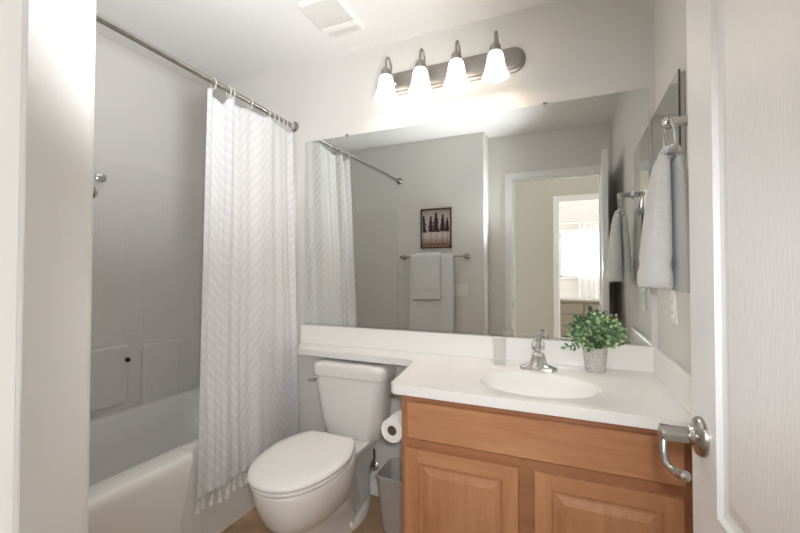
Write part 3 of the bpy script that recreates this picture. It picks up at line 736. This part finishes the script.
base = Vector((PX, PY, ZC + .088))
for k in range(92):
    th = rnd.uniform(0, 2 * PI); ph = math.acos(rnd.uniform(-.75, 1))
    dirv = Vector((math.sin(ph) * math.cos(th), math.sin(ph) * math.sin(th), math.cos(ph)))
    if dirv.y > .3: dirv.y *= .35
    R_ = rnd.uniform(.62, 1.14)
    tip = Vector((PX + .002, PY - .035, ZC + .160)) + Vector((dirv.x * .094, dirv.y * .058, dirv.z * .078)) * R_
    if k == 0: tip = Vector((PX - .112, PY - .03, ZC + .094))
    if k == 1: tip = Vector((PX + .105, PY - .02, ZC + .18))
    mid = (base + tip) / 2 + Vector((0, 0, .02))
    b0 = base + Vector((rnd.uniform(-.02, .02), rnd.uniform(-.02, .02), 0))
    pth = [b0.lerp(mid, t).lerp(mid.lerp(tip, t), t) for t in (0, .25, .5, .75, 1)]
    for q in pth: q.y = min(q.y, 1.895)
    tube(bs, pth, .0011, 5)
    for t in (.55, .68, .8, .9, 1.0):
        p = b0.lerp(mid, t).lerp(mid.lerp(tip, t), t); p.y = min(p.y, 1.893); ax = (tip - mid).normalized()
        for s in (-1, 1) if t < 1 else (0, .6, -.6):
            sd = ax.cross(Vector((rnd.uniform(-1, 1), rnd.uniform(-1, 1), rnd.uniform(-1, 1)))).normalized()
            leaf(b, p, ax * .6 + sd * s * .9 + Vector((0, 0, .15)), rnd.uniform(.015, .026), rnd.uniform(.010, .017), rnd.choice((0, 0, 1, 1, 2, 2)))
obj('foliage', b, [M['leaf1'], M['leaf2'], M['leaf3']], pl, smooth=False); obj('stems', bs, M['stem'], pl)

# ================================================================== MEDICINE CABINET, TOWEL RING, OUTLET
mc = thing('medicine_cabinet', 'narrow mirrored medicine cabinet on the right wall beside the large mirror', 'medicine cabinet', (XR, 1.68, 1.25))
b = NB(); box(b, .322, XR - .0005, 1.462, 1.892, 1.255, 1.822); obj('body', b, M['wall'], mc, bevel=.001)
b = NB(); box(b, .316, .3218, 1.455, 1.900, 1.250, 1.828)
for f in b.faces:
    c = f.calc_center_median(); f.material_index = 0 if abs(c.x - .316) < 1e-5 else 1
obj('mirror_door', b, [M['mirror'], M['mirror_edge']], mc, smooth=False)

RY, RZ = 1.318, 1.625
tr = thing('towel_ring', 'chrome towel ring on the right wall in front of the medicine cabinet', 'towel ring', (XR, RY, RZ))
b = NB(); lathe(b, [(.030, XR), (.030, XR - .006), (.022, XR - .014), (.015, XR - .022), (.013, XR - .05), (.015, XR - .058), (.017, XR - .068), (.015, XR - .080), (.007, XR - .086)], (0, RY + .02, RZ), 'x', 24); obj('post', b, M['chrome'], tr)
b = NB(); RR = .062; xr = XR - .070
tube(b, [(xr - .006 * math.sin(a), RY + RR * math.cos(a), RZ - .060 + RR * 1.05 * math.sin(a)) for a in [2 * PI * i / 48 for i in range(48)]], .0042, 10, closed=True); obj('ring', b, M['chrome'], tr)

# hand towel through the ring: two hanging lobes
def lobe(b, cx0, cx1, hx0, hx1, cyt, cyb, hy0, hy1, zt, zb, ph):
    rings = []; n = 40; m = 26
    for j in range(m + 1):
        t = j / m; z = zt + (zb - zt) * t
        e = min(1, t / .9) ** .62
        cx = cx0 + (cx1 - cx0) * e; hx = hx0 + (hx1 - hx0) * e; hy = hy0 + (hy1 - hy0) * min(1, e * 1.05); cy = cyt + (cyb - cyt) * e
        cap = math.sqrt(min(1, t / .06)) if t < .06 else 1
        cap *= 1 if t < .985 else .93
        ring = []
        for i in range(n):
            a = 2 * PI * i / n
            rr = 1 + .06 * math.sin(3 * a + ph) * (1 - .4 * t) + .03 * math.sin(5 * a + ph * 2)
            c_, s_ = math.cos(a), math.sin(a)
            px = math.copysign(abs(c_) ** .75, c_); py = math.copysign(abs(s_) ** .8, s_)
            band = -.004 if (.80 < t < .87) else 0
            ring.append((cx + (hx * rr * cap + band) * px, cy + (hy * rr * cap + band) * py, z + .004 * math.sin(a * 2 + ph)))
        rings.append(ring)
    loft(b, rings)
b = NB()
lobe(b, .250, .229, .012, .040, RY, RY + .015, .040, .088, RZ - .090, 1.150, .4)
lobe(b, .278, .294, .012, .026, RY, RY - .005, .036, .075, RZ - .090, 1.143, 1.7)
tube(b, [(.244, RY, RZ - .100), (.252, RY, RZ - .088), (.265, RY, RZ - .083), (.278, RY, RZ - .088), (.286, RY, RZ - .100)], [.034, .038, .038, .038, .034], 16, flat=.3)
tag(obj('hand_towel', b, M['towel'], ang=70), 'white hand towel hanging through the chrome ring on the right wall', 'towel')

def wall_plate(name, label, cat, axis, pos, w_, h_, decor):
    t = thing(name, label, cat, pos)
    x, y, z = pos; b = NB()
    if axis == 'x': box(b, x - .006, x, y - w_ / 2, y + w_ / 2, z - h_ / 2, z + h_ / 2)
    else: box(b, x - w_ / 2, x + w_ / 2, y, y + .006, z - h_ / 2, z + h_ / 2)
    obj('cover_plate', b, M['plate'], t, bevel=.002)
    return t
ot = wall_plate('electrical_outlet', 'white electrical outlet on the right wall below the hand towel', 'outlet', 'x', (XR, 1.622, 1.075), .072, .116, 0)
b = NB(); box(b, XR - .009, XR - .005, 1.622 - .017, 1.622 + .017, 1.04, 1.11); sk = obj('socket', b, M['plate'], ot, bevel=.001)
for zz in (1.057, 1.093):
    for dy in (-.006, .006):
        b = NB(); box(b, XR - .0096, XR - .0088, 1.622 + dy - .001, 1.622 + dy + .001, zz - .004, zz + .004); obj('slot', b, M['dark'], sk, smooth=False)
sw = wall_plate('light_switch', 'white double rocker light switch right of the hanging bath towel', 'light switch', 'y', (-.885, YT, 1.048), .116, .116, 0)
for dx in (-.023, .023):
    b = NB(); box(b, -.885 + dx - .017, -.885 + dx + .017, YT + .005, YT + .011, 1.048 - .034, 1.048 + .034); obj('rocker', b, M['plate'], sw, bevel=.0015)

# ================================================================== TOWEL BAR WALL
tb = thing('towel_bar', 'brushed nickel towel bar on the wall facing the mirror', 'towel bar', (-1.135, YT, 1.345))
b = NB(); tube(b, [(-1.43, YT + .065, 1.345), (-.84, YT + .065, 1.345)], .008, 14); obj('bar', b, M['nickel'], tb)
for x in (-1.437, -.833):
    b = NB(); lathe(b, [(.026, YT), (.026, YT + .006), (.018, YT + .014), (.011, YT + .022), (.011, YT + .05), (.017, YT + .056), (.017, YT + .074), (.010, YT + .082), (.002, YT + .083)], (x, 0, 1.345), 'y', 24); obj('post', b, M['nickel'], tb)
def drape(x0, x1, r0, zf, zb, seed, th):
    """cloth folded over the bar: profile in y/z, extruded in x with slight waves"""
    rn = random.Random(seed); yb = YT + .065; prof = []
    for k in range(15): prof.append((-r0, zb + (1.345 - zb) * k / 14))
    for k in range(1, 9): a = PI - PI * k / 8; prof.append((r0 * math.cos(a), 1.345 + r0 * math.sin(a)))
    for k in range(1, 25): prof.append((r0, 1.345 - (1.345 - zf) * k / 24))
    b = NB(); N = 40; ph = rn.uniform(0, 6); g = []
    for i in range(N + 1):
        u = i / N; row = []
        for (dy, z) in prof:
            dn = max(0, (1.345 - z) / .7)
            x = x0 + (x1 - x0) * u; x += -.018 * dn * (1 - u) * (1 if dy > 0 else 0)
            wv = .006 * dn * math.sin(u * 7 + ph) + .003 * dn * math.sin(u * 17 + ph)
            band = -.004 if (dy > 0 and zf + .06 < z < zf + .085) else 0
            row.append(b.verts.new((x, yb + dy + (wv if dy > 0 else 0) + band, z + (.004 * math.sin(u * 5 + ph) if dy > 0 and z < zf + .01 else 0))))
        g.append(row)
    for a, c in zip(g, g[1:]):
        for k in range(len(a) - 1): b.faces.new((a[k], a[k + 1], c[k + 1], c[k]))
    return b
b = drape(-1.340, -.935, .018, .60, .72, 1, .01); o = obj('bath_towel', b, M['towel'], ang=180); tag(o, 'large white bath towel folded over the nickel towel bar', 'towel')
md = o.modifiers.new('s', 'SOLIDIFY'); md.thickness = .012; md.offset = 0
b = drape(-1.290, -1.050, .034, .955, 1.02, 5, .01); o = obj('hand_towel', b, M['towel'], ang=180); tag(o, 'small white hand towel layered over the bath towel under the tree picture', 'towel')
md = o.modifiers.new('s', 'SOLIDIFY'); md.thickness = .010; md.offset = 0

# framed print of a row of pines
AX0, AX1, AZ0, AZ1 = -1.266, -.974, 1.425, 1.790
ar = thing('wall_art', 'small brown framed print of five pine trees above the towel bar', 'picture', (-1.12, YT, 1.425))
b = NB()
for x0, x1, z0, z1 in ((AX0, AX0 + .012, AZ0, AZ1), (AX1 - .012, AX1, AZ0, AZ1), (AX0, AX1, AZ0, AZ0 + .012), (AX0, AX1, AZ1 - .012, AZ1)): box(b, x0, x1, YT, YT + .022, z0, z1)
obj('frame', b, M['frame'], ar, smooth=False)
pm = mat('print_sky', '#C9BBB8', .7); nt = pm.node_tree; tc = nt.nodes.new('ShaderNodeTexCoord'); sx = nt.nodes.new('ShaderNodeSeparateXYZ'); mr = nt.nodes.new('ShaderNodeMapRange'); cr = nt.nodes.new('ShaderNodeValToRGB')
mr.inputs[1].default_value = AZ0; mr.inputs[2].default_value = AZ1; E_ = cr.color_ramp.elements
E_[0].position = .0; E_[0].color = lin('#B79A8C'); E_[1].position = 1; E_[1].color = lin('#A8928F')
for p_, c_ in ((.10, '#7E5648'), (.14, '#A98C80'), (.3, '#D0C2BC'), (.6, '#D9CDCA')):
    e = E_.new(p_); e.color = lin(c_)
nt.links.new(tc.outputs['Object'], sx.inputs[0]); nt.links.new(sx.outputs['Z'], mr.inputs[0]); nt.links.new(mr.outputs[0], cr.inputs[0]); nt.links.new(cr.outputs[0], nt.nodes['Principled BSDF'].inputs['Base Color'])
b = NB(); box(b, AX0 + .010, AX1 - .010, YT + .001, YT + .012, AZ0 + .010, AZ1 - .010); obj('print', b, pm, ar, smooth=False)
b = NB(); rnd = random.Random(11); yv = YT + .0128
def tri(p):
    b.faces.new([b.verts.new((x, yv, z)) for x, z in p])
for x, top, w_ in ((-1.238, 1.725, .040), (-1.168, 1.72, .036), (-1.118, 1.755, .045), (-1.055, 1.73, .040), (-1.012, 1.70, .032)):
    tri([(x - .0018, 1.475), (x + .0018, 1.475), (x + .0012, top), (x - .0012, top)])
    z = top; k = 0
    while z > 1.575:
        f = (top - z) / (top - 1.575); hw = w_ * (.22 + .62 * min(1, f * 1.4)) * rnd.uniform(.7, 1.15)
        hw *= 1.15; x0_, x1_ = max(x - hw, AX0 + .013), min(x + hw * rnd.uniform(.7, 1.1), AX1 - .013)
        tri([(x, z + .006), (x0_, z - .003), (x0_ + .3 * hw, z - .008), (x, z - .005), (x1_ - .3 * hw, z - .009), (x1_, z - .004)] if x1_ > x else [(x, z), (x0_, z - .004), (x, z - .006)])
        z -= .0092
obj('pine_trees', b, mat('print_ink', '#4A3438', .7), ar, smooth=False)

# ================================================================== TOILET PAPER, BIN
PXc, PZc = -.646, .570
th_ = thing('toilet_paper_holder', 'white toilet paper holder arm on the side of the wooden vanity', 'toilet paper holder', (-.57, 1.47, PZc))
b = NB(); tube(b, [(PXc, 1.425, PZc), (PXc, 1.545, PZc)], .01828, 30); obj('spindle', b, M['nickel2'], th_)
b = NB(); box(b, PXc - .010, CX0, 1.535, 1.547, PZc - .010, PZc + .010); lathe(b, [(.022, CX0), (.022, CX0 - .006), (.012, CX0 - .010)], (0, 1.541, PZc), 'x', 18); obj('bracket', b, M['nickel2'], th_, bevel=.002)
b = NB(); N = 40; R0, R1 = .0475, .0195
lathe(b, [(R1, 1.420), (R0 - .001, 1.420), (R0, 1.422), (R0, 1.522), (R0 - .001, 1.524), (R1, 1.524), (R1, 1.420)], (PXc, 0, PZc), 'y', 40, cap=(False, False))
tp = obj('toilet_paper_roll', b, M['paper'], ang=40); tag(tp, 'white toilet paper roll beside the vanity cabinet', 'toilet paper')
b = NB(); lathe(b, [(R1, 1.4215), (R1, 1.5225), (R1 - .0012, 1.5225), (R1 - .0012, 1.4215), (R1, 1.4215)], (PXc, 0, PZc), 'y', 30, cap=(False, False)); obj('cardboard_core', b, M['card'], tp)

b = NB(); BX, BY = -.725, 1.725
loft(b, [rrect(BX, BY, .075, .075, .03, .0), rrect(BX, BY, .080, .080, .03, .008), rrect(BX, BY, .104, .098, .035, .250), rrect(BX, BY, .108, .102, .035, .256), rrect(BX, BY, .108, .102, .035, .262), rrect(BX, BY, .102, .096, .032, .262), rrect(BX, BY, .078, .078, .03, .012)])
tag(obj('trash_can', b, M['bin'], ang=50), 'small grey plastic trash can between the toilet and the vanity', 'trash can')
